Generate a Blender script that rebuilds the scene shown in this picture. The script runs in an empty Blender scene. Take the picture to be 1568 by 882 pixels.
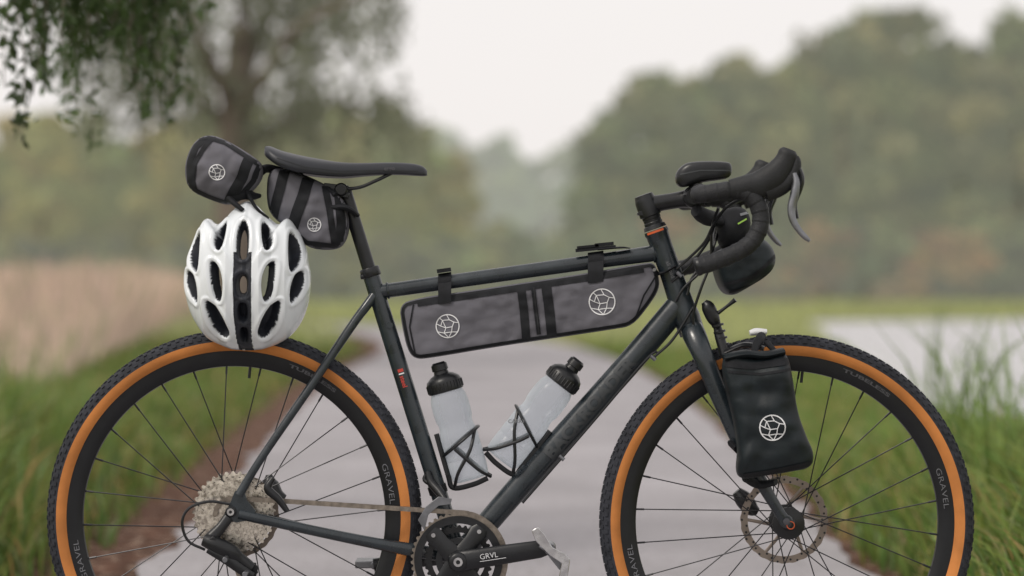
import bpy, bmesh, math, random
import numpy as np
from mathutils import Vector, Matrix, noise
from mathutils.bvhtree import BVHTree
random.seed(3); rng=np.random.default_rng(3)
F=85/36*1568.0; D0=4.53; CH=0.783
def W(u,v,y=0.0):
    k=(D0+y)/F
    return Vector(((u-784)*k, y, CH-(v-441)*k))
PX=D0/F
# ---------------------------------------------------------------- materials
def newmat(name):
    m=bpy.data.materials.new(name); m.use_nodes=True
    nt=m.node_tree; b=nt.nodes['Principled BSDF']; return m,nt,b
def mat(name,col,rough=0.5,metal=0.0,var=0.15,vs=20,bump=0.0,bs=200,coat=0.0,trans=0.0,spec=0.5,rv=0.0,speck=None):
    m,nt,b=newmat(name); N=nt.nodes; L=nt.links
    tc=N.new('ShaderNodeTexCoord'); n=N.new('ShaderNodeTexNoise'); n.inputs['Scale'].default_value=vs; n.inputs['Detail'].default_value=4
    L.new(tc.outputs['Object'],n.inputs['Vector'])
    r=N.new('ShaderNodeMix'); r.data_type='RGBA'
    r.inputs[6].default_value=(*[c*(1-var) for c in col],1); r.inputs[7].default_value=(*[min(1,c*(1+var)) for c in col],1)
    mr=N.new('ShaderNodeMapRange'); mr.inputs['From Min'].default_value=0.3; mr.inputs['From Max'].default_value=0.7
    L.new(n.outputs['Fac'],mr.inputs['Value']); L.new(mr.outputs['Result'],r.inputs[0])
    out=r.outputs[2]
    if speck:
        n3=N.new('ShaderNodeTexNoise'); n3.inputs['Scale'].default_value=speck[1]; n3.inputs['Detail'].default_value=3
        L.new(tc.outputs['Object'],n3.inputs['Vector'])
        m3=N.new('ShaderNodeMapRange'); m3.inputs['From Min'].default_value=speck[2]; m3.inputs['From Max'].default_value=speck[2]+0.06
        L.new(n3.outputs['Fac'],m3.inputs['Value'])
        r3=N.new('ShaderNodeMix'); r3.data_type='RGBA'; r3.inputs[7].default_value=(*speck[0],1)
        L.new(out,r3.inputs[6]); L.new(m3.outputs['Result'],r3.inputs[0]); out=r3.outputs[2]
    L.new(out,b.inputs['Base Color'])
    b.inputs['Roughness'].default_value=rough; b.inputs['Metallic'].default_value=metal
    b.inputs['Coat Weight'].default_value=coat; b.inputs['Transmission Weight'].default_value=trans
    b.inputs['Specular IOR Level'].default_value=spec
    if rv>0:
        m4=N.new('ShaderNodeMapRange'); m4.inputs['From Min'].default_value=0.3; m4.inputs['From Max'].default_value=0.7
        m4.inputs['To Min'].default_value=max(0.02,rough-rv); m4.inputs['To Max'].default_value=min(1,rough+rv)
        L.new(n.outputs['Fac'],m4.inputs['Value']); L.new(m4.outputs['Result'],b.inputs['Roughness'])
    if bump>0:
        n2=N.new('ShaderNodeTexNoise'); n2.inputs['Scale'].default_value=bs; n2.inputs['Detail'].default_value=3
        L.new(tc.outputs['Object'],n2.inputs['Vector'])
        bp=N.new('ShaderNodeBump'); bp.inputs['Strength'].default_value=bump; bp.inputs['Distance'].default_value=0.002
        L.new(n2.outputs['Fac'],bp.inputs['Height']); L.new(bp.outputs['Normal'],b.inputs['Normal'])
    return m
M={}
M['frame']=mat('frame_paint',(0.017,0.024,0.030),0.28,0,0.3,30,0.05,300,rv=0.08,spec=.6,speck=((0.07,0.07,0.07),420,0.70))
M['black']=mat('black_plastic',(0.008,0.009,0.011),0.36,0,0.3,40,0.1,300,spec=.45)
M['dull']=mat('black_rubber',(0.011,0.012,0.014),0.58,0,0.3,40,0.3,300,spec=.4)
M['tape']=mat('bar_tape',(0.014,0.015,0.018),0.6,0,0.3,60,0.6,350,spec=.4)
M['tread']=mat('tyre_rubber',(0.030,0.032,0.040),0.8,0,0.3,50,0.4,300,spec=.3)
M['tan']=mat('tan_sidewall',(0.54,0.205,0.055),0.7,0,0.20,14,0.3,600,spec=.3)
M['rim']=mat('rim_alloy_black',(0.007,0.008,0.010),0.38,0,0.2,30,spec=.4)
M['spoke']=mat('spoke_steel',(0.03,0.03,0.033),0.35,0.6,0.1)
M['silver']=mat('polished_alloy',(0.60,0.60,0.61),0.25,1.0,0.15,60,rv=0.1)
M['lever']=mat('lever_alloy',(0.20,0.205,0.22),0.38,0.9,0.15,60,rv=0.1)
M['cass']=mat('nickel_sprocket',(0.66,0.61,0.54),0.28,0.95,0.35,120,rv=0.12)
M['cassd']=mat('sprocket_gap_shade',(0.05,0.046,0.042),0.5,0.6,0.3,80)  # dark tone painted for the shade in the gaps between sprockets
M['chain']=mat('chain_steel',(0.26,0.225,0.19),0.38,0.85,0.3,80)
M['rotor']=mat('rotor_steel',(0.25,0.21,0.18),0.4,0.8,0.2)
M['bag']=mat('bag_fabric_grey',(0.132,0.130,0.150),0.85,0,0.12,9,0.45,900,spec=.2)
M['bagb']=mat('bag_webbing_black',(0.009,0.010,0.013),0.7,0,0.25,50,0.5,900,spec=.3)
M['bagk']=mat('drybag_fabric_black',(0.006,0.011,0.014),0.5,0,0.3,25,0.2,500,spec=.35)
M['white']=mat('helmet_shell_white',(0.76,0.80,0.84),0.24,0,0.02,10,coat=0.4)
M['eps']=mat('helmet_foam_dark',(0.016,0.019,0.028),0.6,0,0.3,60,0.3,500)
M['print']=mat('white_print',(0.72,0.73,0.75),0.6,0,0.03)
M['gprint']=mat('grey_print',(0.042,0.047,0.052),0.55,0,0.1)
M['gprint2']=mat('grey_rim_print',(0.07,0.07,0.08),0.5,0,0.1)
M['rprint']=mat('silver_rim_print',(0.15,0.155,0.17),0.5,0,0.1)
M['red']=mat('red_decal',(0.50,0.05,0.035),0.5)
M['orange']=mat('orange_ring',(0.55,0.10,0.03),0.4)
M['lime']=mat('lime_label',(0.35,0.6,0.1),0.5)
M['saddle']=mat('saddle_cover',(0.014,0.016,0.022),0.42,0,0.15,40,0.15,700)
# translucent squeeze-bottle plastic
m,nt,b=newmat('frosted_plastic'); b.inputs['Base Color'].default_value=(.74,.79,.84,1); b.inputs['Roughness'].default_value=.2
tl=nt.nodes.new('ShaderNodeBsdfTranslucent'); tl.inputs['Color'].default_value=(.74,.79,.84,1)
tp=nt.nodes.new('ShaderNodeBsdfTransparent'); tp.inputs['Color'].default_value=(.90,.93,.96,1)
x1=nt.nodes.new('ShaderNodeMixShader'); x1.inputs[0].default_value=.40; nt.links.new(b.outputs[0],x1.inputs[1]); nt.links.new(tl.outputs[0],x1.inputs[2])
x2=nt.nodes.new('ShaderNodeMixShader')
lw_=nt.nodes.new('ShaderNodeLayerWeight'); lw_.inputs['Blend'].default_value=.35
mr_=nt.nodes.new('ShaderNodeMapRange'); mr_.inputs['To Min'].default_value=.80; mr_.inputs['To Max'].default_value=.15
nt.links.new(lw_.outputs['Facing'],mr_.inputs['Value']); nt.links.new(mr_.outputs['Result'],x2.inputs[0])
nt.links.new(x1.outputs[0],x2.inputs[1]); nt.links.new(tp.outputs[0],x2.inputs[2]); nt.links.new(x2.outputs[0],nt.nodes['Material Output'].inputs['Surface'])
M['bottle']=m
# ---------------------------------------------------------------- mesh builder
def frame0(t):
    a=Vector((0,1,0))
    if abs(t.dot(a))>0.9: a=Vector((1,0,0))
    n=(a-t*t.dot(a)).normalized(); return n
class MB:
    def __init__(s): s.v=[];s.f=[];s.m=[]
    def add(s,v,f,m=0):
        o=len(s.v); s.v+= [tuple(p) for p in v]; s.f+=[tuple(i+o for i in q) for q in f]; s.m+=[m]*len(f)
    def sweep(s,pts,r,segs=16,m=0,cap=True,closed=False):
        P=[Vector(p) for p in pts]; n=len(P)
        if not isinstance(r,(list,np.ndarray)): r=[r]*n
        vs=[];nn=None
        for i in range(n):
            if closed: t=(P[(i+1)%n]-P[i-1]).normalized()
            else: t=(P[min(i+1,n-1)]-P[max(i-1,0)]).normalized()
            nn=frame0(t) if nn is None else (nn-t*t.dot(nn)).normalized()
            b=t.cross(nn)
            ri=r[i]; a,c=(ri if isinstance(ri,(tuple,list,np.ndarray)) else (ri,ri))
            for k in range(segs):
                th=2*math.pi*k/segs
                vs.append(P[i]+nn*(c*math.cos(th))+b*(a*math.sin(th)))
        fs=[]
        for i in range(n if closed else n-1):
            j=(i+1)%n
            for k in range(segs):
                l=(k+1)%segs; fs.append((i*segs+k,i*segs+l,j*segs+l,j*segs+k))
        if cap and not closed:
            fs.append(tuple(range(segs))); fs.append(tuple((n-1)*segs+k for k in range(segs)))
        s.add(vs,fs,m)
    def lathe(s,p0,d,prof,segs=32,m=0,cap=True):
        d=Vector(d).normalized(); p0=Vector(p0); nn=frame0(d); b=d.cross(nn); vs=[];fs=[]
        for (t,r) in prof:
            for k in range(segs):
                th=2*math.pi*k/segs; vs.append(p0+d*t+nn*(r*math.cos(th))+b*(r*math.sin(th)))
        for i in range(len(prof)-1):
            for k in range(segs):
                l=(k+1)%segs; fs.append((i*segs+k,i*segs+l,(i+1)*segs+l,(i+1)*segs+k))
        if cap:
            fs.append(tuple(range(segs))); fs.append(tuple((len(prof)-1)*segs+k for k in range(segs)))
        s.add(vs,fs,m)
    def ring(s,c,ri,ro,y0,y1,n=64,teeth=None,m=0,ph=0):
        c=Vector(c); vs=[];fs=[]
        for k in range(n):
            a=2*math.pi*k/n+ph; R=ro
            if teeth: R=ro+teeth[1]*(1 if (k%4) in (1,2) else 0)
            for (r,y) in ((R,y0),(R,y1),(ri,y1),(ri,y0)):
                vs.append((c.x+r*math.cos(a),y,c.z+r*math.sin(a)))
        for k in range(n):
            l=(k+1)%n
            for q in range(4):
                w=(q+1)%4; fs.append((k*4+q,l*4+q,l*4+w,k*4+w))
        s.add(vs,fs,m)
    def prism(s,out,y0,y1,m=0):
        n=len(out); vs=[(p[0],y0,p[1]) for p in out]+[(p[0],y1,p[1]) for p in out]
        fs=[tuple(range(n)),tuple(range(2*n-1,n-1,-1))]+[(i,(i+1)%n,n+(i+1)%n,n+i) for i in range(n)]
        s.add(vs,fs,m)
    def box(s,c,size,rot=None,m=0):
        c=Vector(c); h=[x/2 for x in size]; R=rot or Matrix.Identity(3); vs=[]
        for x in(-1,1):
            for y in(-1,1):
                for z in(-1,1): vs.append(c+R@Vector((x*h[0],y*h[1],z*h[2])))
        s.add(vs,[(0,1,3,2),(4,6,7,5),(0,4,5,1),(2,3,7,6),(0,2,6,4),(1,5,7,3)],m)
    def obj(s,name,mats,parent=None,bevel=0,sharp=40,recalc=True,subd=0):
        me=bpy.data.meshes.new(name); me.from_pydata(s.v,[],s.f)
        for x in mats: me.materials.append(M[x] if isinstance(x,str) else x)
        me.polygons.foreach_set('material_index',s.m)
        if recalc:
            bm=bmesh.new(); bm.from_mesh(me); bmesh.ops.recalc_face_normals(bm,faces=bm.faces[:]); bm.to_mesh(me); bm.free()
        me.polygons.foreach_set('use_smooth',[True]*len(me.polygons))
        me.set_sharp_from_angle(angle=math.radians(sharp)); me.update()
        ob=bpy.data.objects.new(name,me); bpy.context.scene.collection.objects.link(ob)
        if parent: ob.parent=parent
        if bevel:
            md=ob.modifiers.new('bevel','BEVEL'); md.width=bevel; md.segments=2; md.limit_method='ANGLE'; md.angle_limit=math.radians(40)
        return ob
def empty(name):
    e=bpy.data.objects.new(name,None); bpy.context.scene.collection.objects.link(e); return e
def cr(pts,n=8):
    A=np.array([list(p) for p in pts],float); out=[]
    E=np.vstack([2*A[0]-A[1],A,2*A[-1]-A[-2]])
    for i in range(1,len(E)-2):
        for k in range(n):
            t=k/n; p0,p1,p2,p3=E[i-1:i+3]
            out.append(0.5*((2*p1)+(-p0+p2)*t+(2*p0-5*p1+4*p2-p3)*t*t+(-p0+3*p1-3*p2+p3)*t**3))
    out.append(A[-1]); return np.array(out)
def csweep(mb,rows,n=8,segs=16,m=0,mirror=False):
    """rows: (u,v,y,rx,ry)"""
    R=[list(W(a[0],a[1],a[2]))+[a[3],a[4] if len(a)>4 else a[3]] for a in rows]
    C=cr(R,n)
    mb.sweep(C[:,:3],[tuple(x) for x in C[:,3:5]],segs,m)
    if mirror:
        C=C.copy(); C[:,1]*=-1; mb.sweep(C[:,:3],[tuple(x) for x in C[:,3:5]],segs,m)
def chaikin(P,n=2):
    P=np.array(P,float)
    for _ in range(n):
        Q=np.roll(P,-1,0); P=np.stack([0.75*P+0.25*Q,0.25*P+0.75*Q],1).reshape(-1,2)
    return P
def resample(P,n):
    Q=np.vstack([P,P[:1]]); d=np.r_[0,np.cumsum(np.hypot(*np.diff(Q,axis=0).T))]
    t=np.linspace(0,d[-1],n,endpoint=False)
    return np.stack([np.interp(t,d,Q[:,0]),np.interp(t,d,Q[:,1])],1)
def pillow(out,yc,T,e=3.5,nr=30,n=200,wr=0.002,ws=22,seed=0,ch=2):
    P=resample(chaikin(out,ch),n); P3=np.array([[*W(p[0],p[1],yc)] for p in P]); XZ=P3[:,[0,2]]; c=XZ.mean(0)
    vs=[];fs=[]
    for side in(-1,1):
        base=len(vs)
        for j in range(nr+1):
            s=math.sin((1-j/nr)*math.pi/2) if j<nr else 0.0
            for i in range(n):
                x,z=c+(XZ[i]-c)*s
                w=noise.noise(Vector((x*ws,seed,z*ws)))+0.5*noise.noise(Vector((x*ws*2.3,seed+5,z*ws*2.3)))
                w2=noise.ridged_multi_fractal(Vector((x*ws*0.6,seed+9,z*ws*0.6)),1,2,2,1,2)*0.45
                y=yc+side*(T*(max(0,1-s**e))**(1/e)+ (w-w2)*wr*(1-s**6))
                vs.append((x,y,z))
        for j in range(nr):
            for i in range(n):
                k=(i+1)%n; a,b,c2,d=base+j*n+i,base+j*n+k,base+(j+1)*n+k,base+(j+1)*n+i
                fs.append((a,b,c2,d) if side<0 else (d,c2,b,a))
    return vs,fs
def bvh_of(vs,fs): return BVHTree.FromPolygons([Vector(v) for v in vs],fs)
def ribbon(mb,bvh,px,hw,yc,off=0.0012,m=1,closed=False,across=3,step=2.0):
    P=np.array(px,float)
    if closed: P=np.vstack([P,P[:1]])
    d=np.r_[0,np.cumsum(np.hypot(*np.diff(P,axis=0).T))]; n=max(2,int(d[-1]/step)); t=np.linspace(0,d[-1],n)
    C=np.stack([np.interp(t,d,P[:,0]),np.interp(t,d,P[:,1])],1)
    T=np.gradient(C,axis=0)
    if closed: T[0]=T[-1]=C[1]-C[-2]
    T/=np.maximum(1e-9,np.linalg.norm(T,axis=1))[:,None]; Nn=np.stack([-T[:,1],T[:,0]],1)
    vs=[];ok=[]
    for i in range(n):
        for a in range(across):
            q=C[i]+Nn[i]*hw*(2*a/(across-1)-1); p=W(q[0],q[1],yc)
            h=bvh.ray_cast(Vector((p.x,-3,p.z)),Vector((0,1,0)))
            if h[0] is not None: y=h[0].y-off; ok.append(True)
            else: y=yc; ok.append(False)
            vs.append((p.x,y,p.z))
    fs=[]
    for i in range(n-1):
        for a in range(across-1):
            q=(i*across+a,i*across+a+1,(i+1)*across+a+1,(i+1)*across+a)
            if sum(ok[k] for k in q)>=4: fs.append(q)
    if fs: mb.add(vs,fs,m)
def emblem(mb,bvh,u,v,r,yc,m=2,lw=0.8):
    circ=[(u+r*math.cos(a),v+r*math.sin(a)) for a in np.linspace(0,2*math.pi,40,endpoint=False)]
    ribbon(mb,bvh,circ,lw,yc,0.0016,m,True,2,1.2)
    P={'a':(-.1,-1),'b':(.15,-.55),'c':(-.45,-.5),'d':(-.6,.0),'e':(-.15,.15),'f':(.4,.05),'g':(.55,-.35),'h':(.95,-.3),'i':(.85,.5),'j':(.35,.5),'k':(.1,.99),'l':(-.3,.6),'m':(-.85,.5),'n':(-.97,-.2),'o':(-.7,-.7)}
    for pth in ('abg','gh','bce','cd','de','ef','fg','fj','ji','jk','jl','le','lm','dn','co','lk'):
        ribbon(mb,bvh,[(u+P[c][0]*r,v+P[c][1]*r) for c in pth],lw*0.7,yc,0.0016,m,False,2,1.2)
def text2d(s,off=0.0):
    cu=bpy.data.curves.new('t','FONT'); cu.body=s; cu.size=1; cu.offset=off; cu.resolution_u=3
    ob=bpy.data.objects.new('t',cu); bpy.context.scene.collection.objects.link(ob)
    bpy.context.view_layer.update()
    dg=bpy.context.evaluated_depsgraph_get(); e=ob.evaluated_get(dg); me=e.to_mesh()
    bm=bmesh.new(); bm.from_mesh(me); e.to_mesh_clear(); bpy.data.objects.remove(ob); bpy.data.curves.remove(cu)
    return bm
def bmdata(bm,fn):
    bm.verts.ensure_lookup_table(); bm.verts.index_update()
    vs=[fn(v.co.x,v.co.y) for v in bm.verts]; fs=[tuple(v.index for v in f.verts) for f in bm.faces]; bm.free(); return vs,fs
def text_on_tube(mb,s,p0,p1,r,size,ang0,m,off=0.03,xs=1.0,lift=0.0006):
    bm=text2d(s,off)
    for t in np.arange(-0.2,1.0,0.12):
        bmesh.ops.bisect_plane(bm,geom=bm.verts[:]+bm.edges[:]+bm.faces[:],plane_co=(0,t,0),plane_no=(0,1,0))
    p0=Vector(p0);p1=Vector(p1); d=(p1-p0).normalized(); f=Vector((0,-1,0)); f=(f-d*d.dot(f)).normalized(); up=f.cross(d)*-1
    if up.z<0: up=-up
    def fn(x,y):
        a=(y-0.35)*size/r+ang0
        return p0+d*(x*size*xs)+(f*math.cos(a)+up*math.sin(a))*(r+lift)
    v,fc=bmdata(bm,fn); mb.add(v,fc,m)
def text_polar(mb,s,c,r,size,a0,y,m,off=0.02,xs=1.0):
    bm=text2d(s,off); c=Vector(c)
    def fn(x,yy):
        a=a0-x*size*xs/r; R=r+(yy-0.35)*size
        return (c.x+R*math.cos(a),y,c.z+R*math.sin(a))
    v,fc=bmdata(bm,fn); mb.add(v,fc,m)
def text_flat(mb,s,p,dirv,size,m,off=0.02,y=None):
    bm=text2d(s,off); p=Vector(p); d=Vector(dirv).normalized(); up=Vector((-d.z,0,d.x))
    v,fc=bmdata(bm,lambda x,yy:p+d*(x*size)+up*(yy*size)); mb.add(v,fc,m)

# ================================================================= BICYCLE
bike=empty('bicycle')
RC=W(359,792); FC=W(1204.5,799); 
def wheel(c,name,phase,txt):
    mb=MB(); NS=120; cx,cz=c.x,c.z
    Rm,rm=0.3285,0.0212
    prof=[]
    for k in range(21):
        a=math.radians(-140+280*k/20); prof.append((Rm+rm*math.cos(a),rm*0.97*math.sin(a)))
    vs=[]
    n=160;q=len(prof)
    for i in range(n):
        a=2*math.pi*i/n
        for r,y in prof: vs.append((cx+r*math.cos(a),y,cz+r*math.sin(a)))
    fa=[];fb=[]
    for i in range(n):
        j=(i+1)%n
        for k in range(q-1):
            f=(i*q+k,i*q+k+1,j*q+k+1,j*q+k)
            rr=(prof[k][0]+prof[k+1][0])/2
            (fb if rr<Rm+0.0012 else fa).append(f)
    mb.add(vs,fa,0); mb.add(vs,fb,1)
    rp=[(0.2825,0),(0.2835,0.006),(0.290,0.0105),(0.300,0.0125),(0.312,0.0133),(0.3125,0.011),(0.3125,-0.011),(0.312,-0.0133),(0.300,-0.0125),(0.290,-0.0105),(0.2835,-0.006)]
    vs=[];fs=[];q=len(rp)
    for i in range(n):
        a=2*math.pi*i/n
        for r,y in rp: vs.append((cx+r*math.cos(a),y,cz+r*math.sin(a)))
    for i in range(n):
        j=(i+1)%n
        for k in range(q): fs.append((i*q+k,i*q+(k+1)%q,j*q+(k+1)%q,j*q+k))
    mb.add(vs,fs,2)
    mb.obj(name+'_tyre_and_rim',['tread','tan','rim'],bike,recalc=True)
    kb=MB(); nk=132
    for i in range(nk):
        for row,(ay,w,l,h) in enumerate(((-62,.006,.0080,.0016),(-38,.005,.0065,.0020),(-14,.0055,.0075,.002),(14,.0055,.0075,.002),(38,.005,.0065,.0020),(62,.006,.0080,.0016))):
            a=2*math.pi*(i+(0.5 if row%2 else 0))/nk; ar=math.radians(ay)
            er=Vector((math.cos(a),0,math.sin(a))); et=Vector((-math.sin(a),0,math.cos(a))); ey=Vector((0,1,0))
            nrm=er*math.cos(ar)+ey*math.sin(ar); tn=ey*math.cos(ar)-er*math.sin(ar)
            p=Vector((cx,0,cz))+er*Rm+nrm*(rm+h*0.35)
            R=Matrix((et,tn,nrm)).transposed()
            kb.box(p,(l,w,h),R)
    kb.obj(name+'_tread_knobs',['tread'],bike,sharp=30)
    sp=MB(); ns=28
    for i in range(ns):
        side=-1 if i%2 else 1; pr=(i//2)
        a=2*math.pi*i/ns+phase; sgn=1 if pr%2 else -1
        ah=a+sgn*1.25
        p1=Vector((cx+0.284*math.cos(a),side*0.002,cz+0.284*math.sin(a)))
        p0=Vector((cx+0.024*math.cos(ah),side*0.031,cz+0.024*math.sin(ah)))
        sp.sweep([p0,p1],0.00120,6)
        dv=(p0-p1).normalized(); sp.sweep([p1,p1+dv*0.016],0.0021,6)
    a=math.radians(84)
    sp.sweep([(cx+.2835*math.cos(a),0,cz+.2835*math.sin(a)),(cx+.262*math.cos(a),0,cz+.262*math.sin(a))],.0028,10)
    sp.obj(name+'_spokes',['spoke'],bike)
    hb=MB()
    hb.lathe((cx,-0.05,cz),(0,1,0),[(0,.008),(.004,.012),(.012,.013),(.016,.03),(.020,.03),(.024,.014),(.05,.011),(.076,.014),(.080,.03),(.084,.03),(.088,.013),(.1,.008)],32)
    hb.obj(name+'_hub',['black'],bike)
    tx=MB()
    for a0 in (math.radians(203),math.radians(20)):
        text_polar(tx,txt,(cx,0,cz),0.2985,0.0145,a0,-0.0142,0,-0.008,1.5)
    text_polar(tx,'TUBELESS',(cx,0,cz),0.3035,0.009,math.radians(70),-0.0142,1,0.03,2.6)
    tx.obj(name+'_rim_lettering',['rprint','gprint2'],bike,recalc=False)
wheel(RC,'rear_wheel',0.05,'GRAVEL')
wheel(FC,'front_wheel',0.14,'GRAVEL')
# frame
fr=MB()
a=W(1004,352); b=W(1054,494); ax=(b-a).normalized(); L=(b-a).length
fr.lathe(a,ax,[(0,.0225),(.006,.0232),(.010,.0215),(.03,.0205),(L*.5,.021),(L-.03,.0235),(L-.01,.026),(L,.025)],32)
csweep(fr,[(580,447,0,.0135,.0135),(700,430,0,.0135),(900,402,0,.0135),(1014,386,0,.0155)],6,20)
csweep(fr,[(1042,464,0,.0235,.021),(960,560,0,.023,.021),(800,739,0,.0225,.021),(702,853,0,.021,.021)],6,24)
fr.sweep([W(566,414),W(703,855)],0.0158,24)
fr.lathe(W(703,857)+Vector((0,-.036,0)),(0,1,0),[(0,.0215),(.072,.0215)],32)
for s in(-1,1):
    csweep(fr,[(574,450,0.006*s,.0085),(560,470,.014*s,.009),(540,497,.02*s,.0085),(470,600,.045*s,.008),(400,702,.062*s,.0075),(366,758,.067*s,.0085)],6,14)
    csweep(fr,[(690,852,.02*s,.013,.010),(630,842,.035*s,.0125,.009),(560,829,.05*s,.0105),(450,806,.063*s,.0095),(366,787,.067*s,.010)],6,14)
    o=[(352,772),(360,752),(374,748),(378,765),(392,782),(384,796),(362,800),(350,796),(344,785)]
    yy=.067*s
    fr.prism([(W(*p,yy).x,W(*p,yy).z) for p in o],yy-.004,yy+.004)
fr.sweep([W(597,498,-.022),W(597,498,.022)],.006,10)
def bead(c,d,r):
    d=Vector(d).normalized(); nn=frame0(d); bb=d.cross(nn)
    fr.sweep([c+nn*math.cos(t)*r+bb*math.sin(t)*r for t in np.linspace(0,2*math.pi,28,endpoint=False)],.0024,6,closed=True)
bead(W(594,445),(434,0,61),.0138); bead(W(1001,388),(434,0,61),.0158); 
fr.obj('frame',['frame'],bike,sharp=45)
dc=MB()
text_on_tube(dc,'BACKROADER',W(838,697),W(1000,512),.0213,.032,0.0,0,0.05,1.14,0.0012)
def patch(mb,p0,p1,r,s0,s1,a0,a1,m):
    p0=Vector(p0);p1=Vector(p1); d=(p1-p0).normalized(); f=Vector((0,-1,0)); up=f.cross(d)
    n=8; vs=[]
    for i in range(n+1):
        aa=a0+(a1-a0)*i/n
        for ss in(s0,s1): vs.append(p0+d*ss+(f*math.cos(aa)+up*math.sin(aa))*r)
    mb.add(vs,[(2*i,2*i+1,2*i+3,2*i+2) for i in range(n)],m)
st0,st1=W(566,414),W(703,855)
patch(dc,st0,st1,.0163,.193,.199,-.3,.35,1); patch(dc,st0,st1,.0163,.201,.2035,-.3,.35,2)
text_on_tube(dc,'steel',st0+(st1-st0).normalized()*.206,st1,.0158,.012,0,1,.02,1,.0009)
patch(dc,a,b,.0236,.001,.005,-.9,.6,3)
text_on_tube(dc,'all road',a+ax*.062,b,.0212,.010,0,4,.0,1.1,.0009)
dc.obj('frame_decals',['gprint','red','print','orange','rprint'],bike,recalc=False)
# seatpost + clamp + saddle rails
sp=MB()
sp.sweep([W(528,292),W(567,418)],.0128,20)
d=(W(567,418)-W(528,292)).normalized()
sp.lathe(W(565,410),d,[(0,.0175),(.002,.0188),(.016,.0188),(.018,.0175)],24)
sp.lathe(W(552,424,-.008),(1,0,0.15),[(0,.005),(.012,.005)],12)
sp.lathe(W(522,290,-.03),(0,1,0),[(0,.010),(.004,.0125),(.056,.0125),(.06,.010)],20)
sp.box(W(516,287),(.046,.05,.010),Matrix.Rotation(.12,3,'Y'))
sp.box(W(522,297),(.034,.05,.010),Matrix.Rotation(.25,3,'Y'))
for s in(-1,1):
    csweep(sp,[(448,258,.03*s,.0035),(470,275,.028*s,.0035),(500,288,.022*s,.0035),(545,288,.022*s,.0035),(575,277,.02*s,.0035),(600,265,.012*s,.0035)],6,8)
sp.obj('seatpost_and_rails',['black'],bike,bevel=.001)
# saddle
sd=MB(); rows=[(407,226,234,.020),(409,224,243,.045),(417,225,251,.062),(432,231,262,.071),(455,237,270,.0725),(480,242,274,.066),(505,246,276,.052),(530,248.5,276,.039),(560,249,273,.029),(590,248.5,271,.024),(615,249,271,.0215),(635,251,272,.0195),(648,255,272,.015),(654,261,270,.006)]
C=cr(rows,4); vs=[];fs=[];K=28
for r in C:
    u,t,bt,w=r
    top=W(u,t).z; bot=W(u,bt).z; x=W(u,0).x; h=top-bot
    for k in range(K):
        th=math.pi*2*k/K; cy=math.cos(th); sz=math.sin(th)
        y=w*math.copysign(abs(cy)**.75,cy)
        if sz>=0: z=bot+h*.35+h*.65*abs(sz)**.8
        else: z=bot+h*.35-h*.35*abs(sz)**.6*(0.35+.65*abs(cy)**2)
        dip=0.006*math.exp(-(y/.010)**2)*min(1,max(0,(w-.02)/.03)) if sz>0 else 0
        vs.append((x,y,z-dip))
n=len(C)
for i in range(n-1):
    for k in range(K): fs.append((i*K+k,i*K+(k+1)%K,(i+1)*K+(k+1)%K,(i+1)*K+k))
fs.append(tuple(range(K)));fs.append(tuple((n-1)*K+k for k in range(K)))
sd.add(vs,fs); 
tb=bvh_of(vs,fs)
ribbon(sd,tb,[(428,244),(470,258),(520,263),(580,261),(640,262)],.7,-.02,.0006,2,False,2)
sd.obj('saddle',['saddle','print','black'],bike,sharp=60)
tx=MB(); text_flat(tx,'ergo',W(588,261,-.0275),(1,0,0.03),.011,0); tx.obj('saddle_logo',['gprint2'],bike,recalc=False)
# fork
fk=MB()
for s in(-1,1):
    csweep(fk,[(1057,500,.0*s,.022,.02),(1064,515,.03*s,.022,.018),(1078,548,.052*s,.019,.014),(1102,606,.058*s,.0175,.013),(1135,682,.060*s,.0145,.011),(1168,742,.060*s,.012,.010),(1192,782,.058*s,.010,.009),(1202,797,.056*s,.011,.008)],8,20)
    fk.lathe(W(1204.5,799,.048*s if s>0 else -.064),(0,1,0),[(0,.010),(.003,.0125),(.014,.0125),(.016,.011)],20)
fk.sweep([W(1054,494),W(1060,510)],[.025,.024],24)
fk.obj('fork',['frame'],bike,sharp=50)
fk=MB(); fk.lathe(W(1204.5,799,-.068),(0,1,0),[(0,.005),(.001,.0065),(.003,.0065),(.003,.0035),(.0031,.0035)],16,0)
fk.ring(W(1204.5,799),.0060,.0078,-.067,-.065,24,None,1)
fk.obj('front_axle',['gprint2','orange'],bike)
# headset, stem
hs=MB(); t0=W(985,298); 
hs.lathe(t0,ax,[(0,.012),(.001,.0175),(.006,.0185),(.008,.019),(.014,.0205),(.042,.0205),(.043,.0175),(.048,.0175),(.0485,.0168),(.054,.0168),(.0545,.0175),(.060,.0175),(.0605,.020),(.068,.0222)],28)
csweep(hs,[(992,314,0,.018,.018),(1010,311,0,.0155,.0155),(1040,306,0,.0155,.0155),(1060,303,0,.0195,.02)],6,20)
hs.lathe(W(1063,301,-.024),(0,1,0),[(0,.0195),(.002,.021),(.046,.021),(.048,.0195)],28)
for v in(309,327): hs.lathe(W(979,v,-.014),(0,1,0),[(0,.0035),(.028,.0035)],10); hs.box(W(983,v,0),(.012,.030,.008))
for v in(293,311): hs.lathe(W(1079,v,-.016),(1,0,0.1),[(0,.004),(.006,.004)],10)
hs.obj('stem_and_headset',['black'],bike,bevel=.0008)
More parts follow.
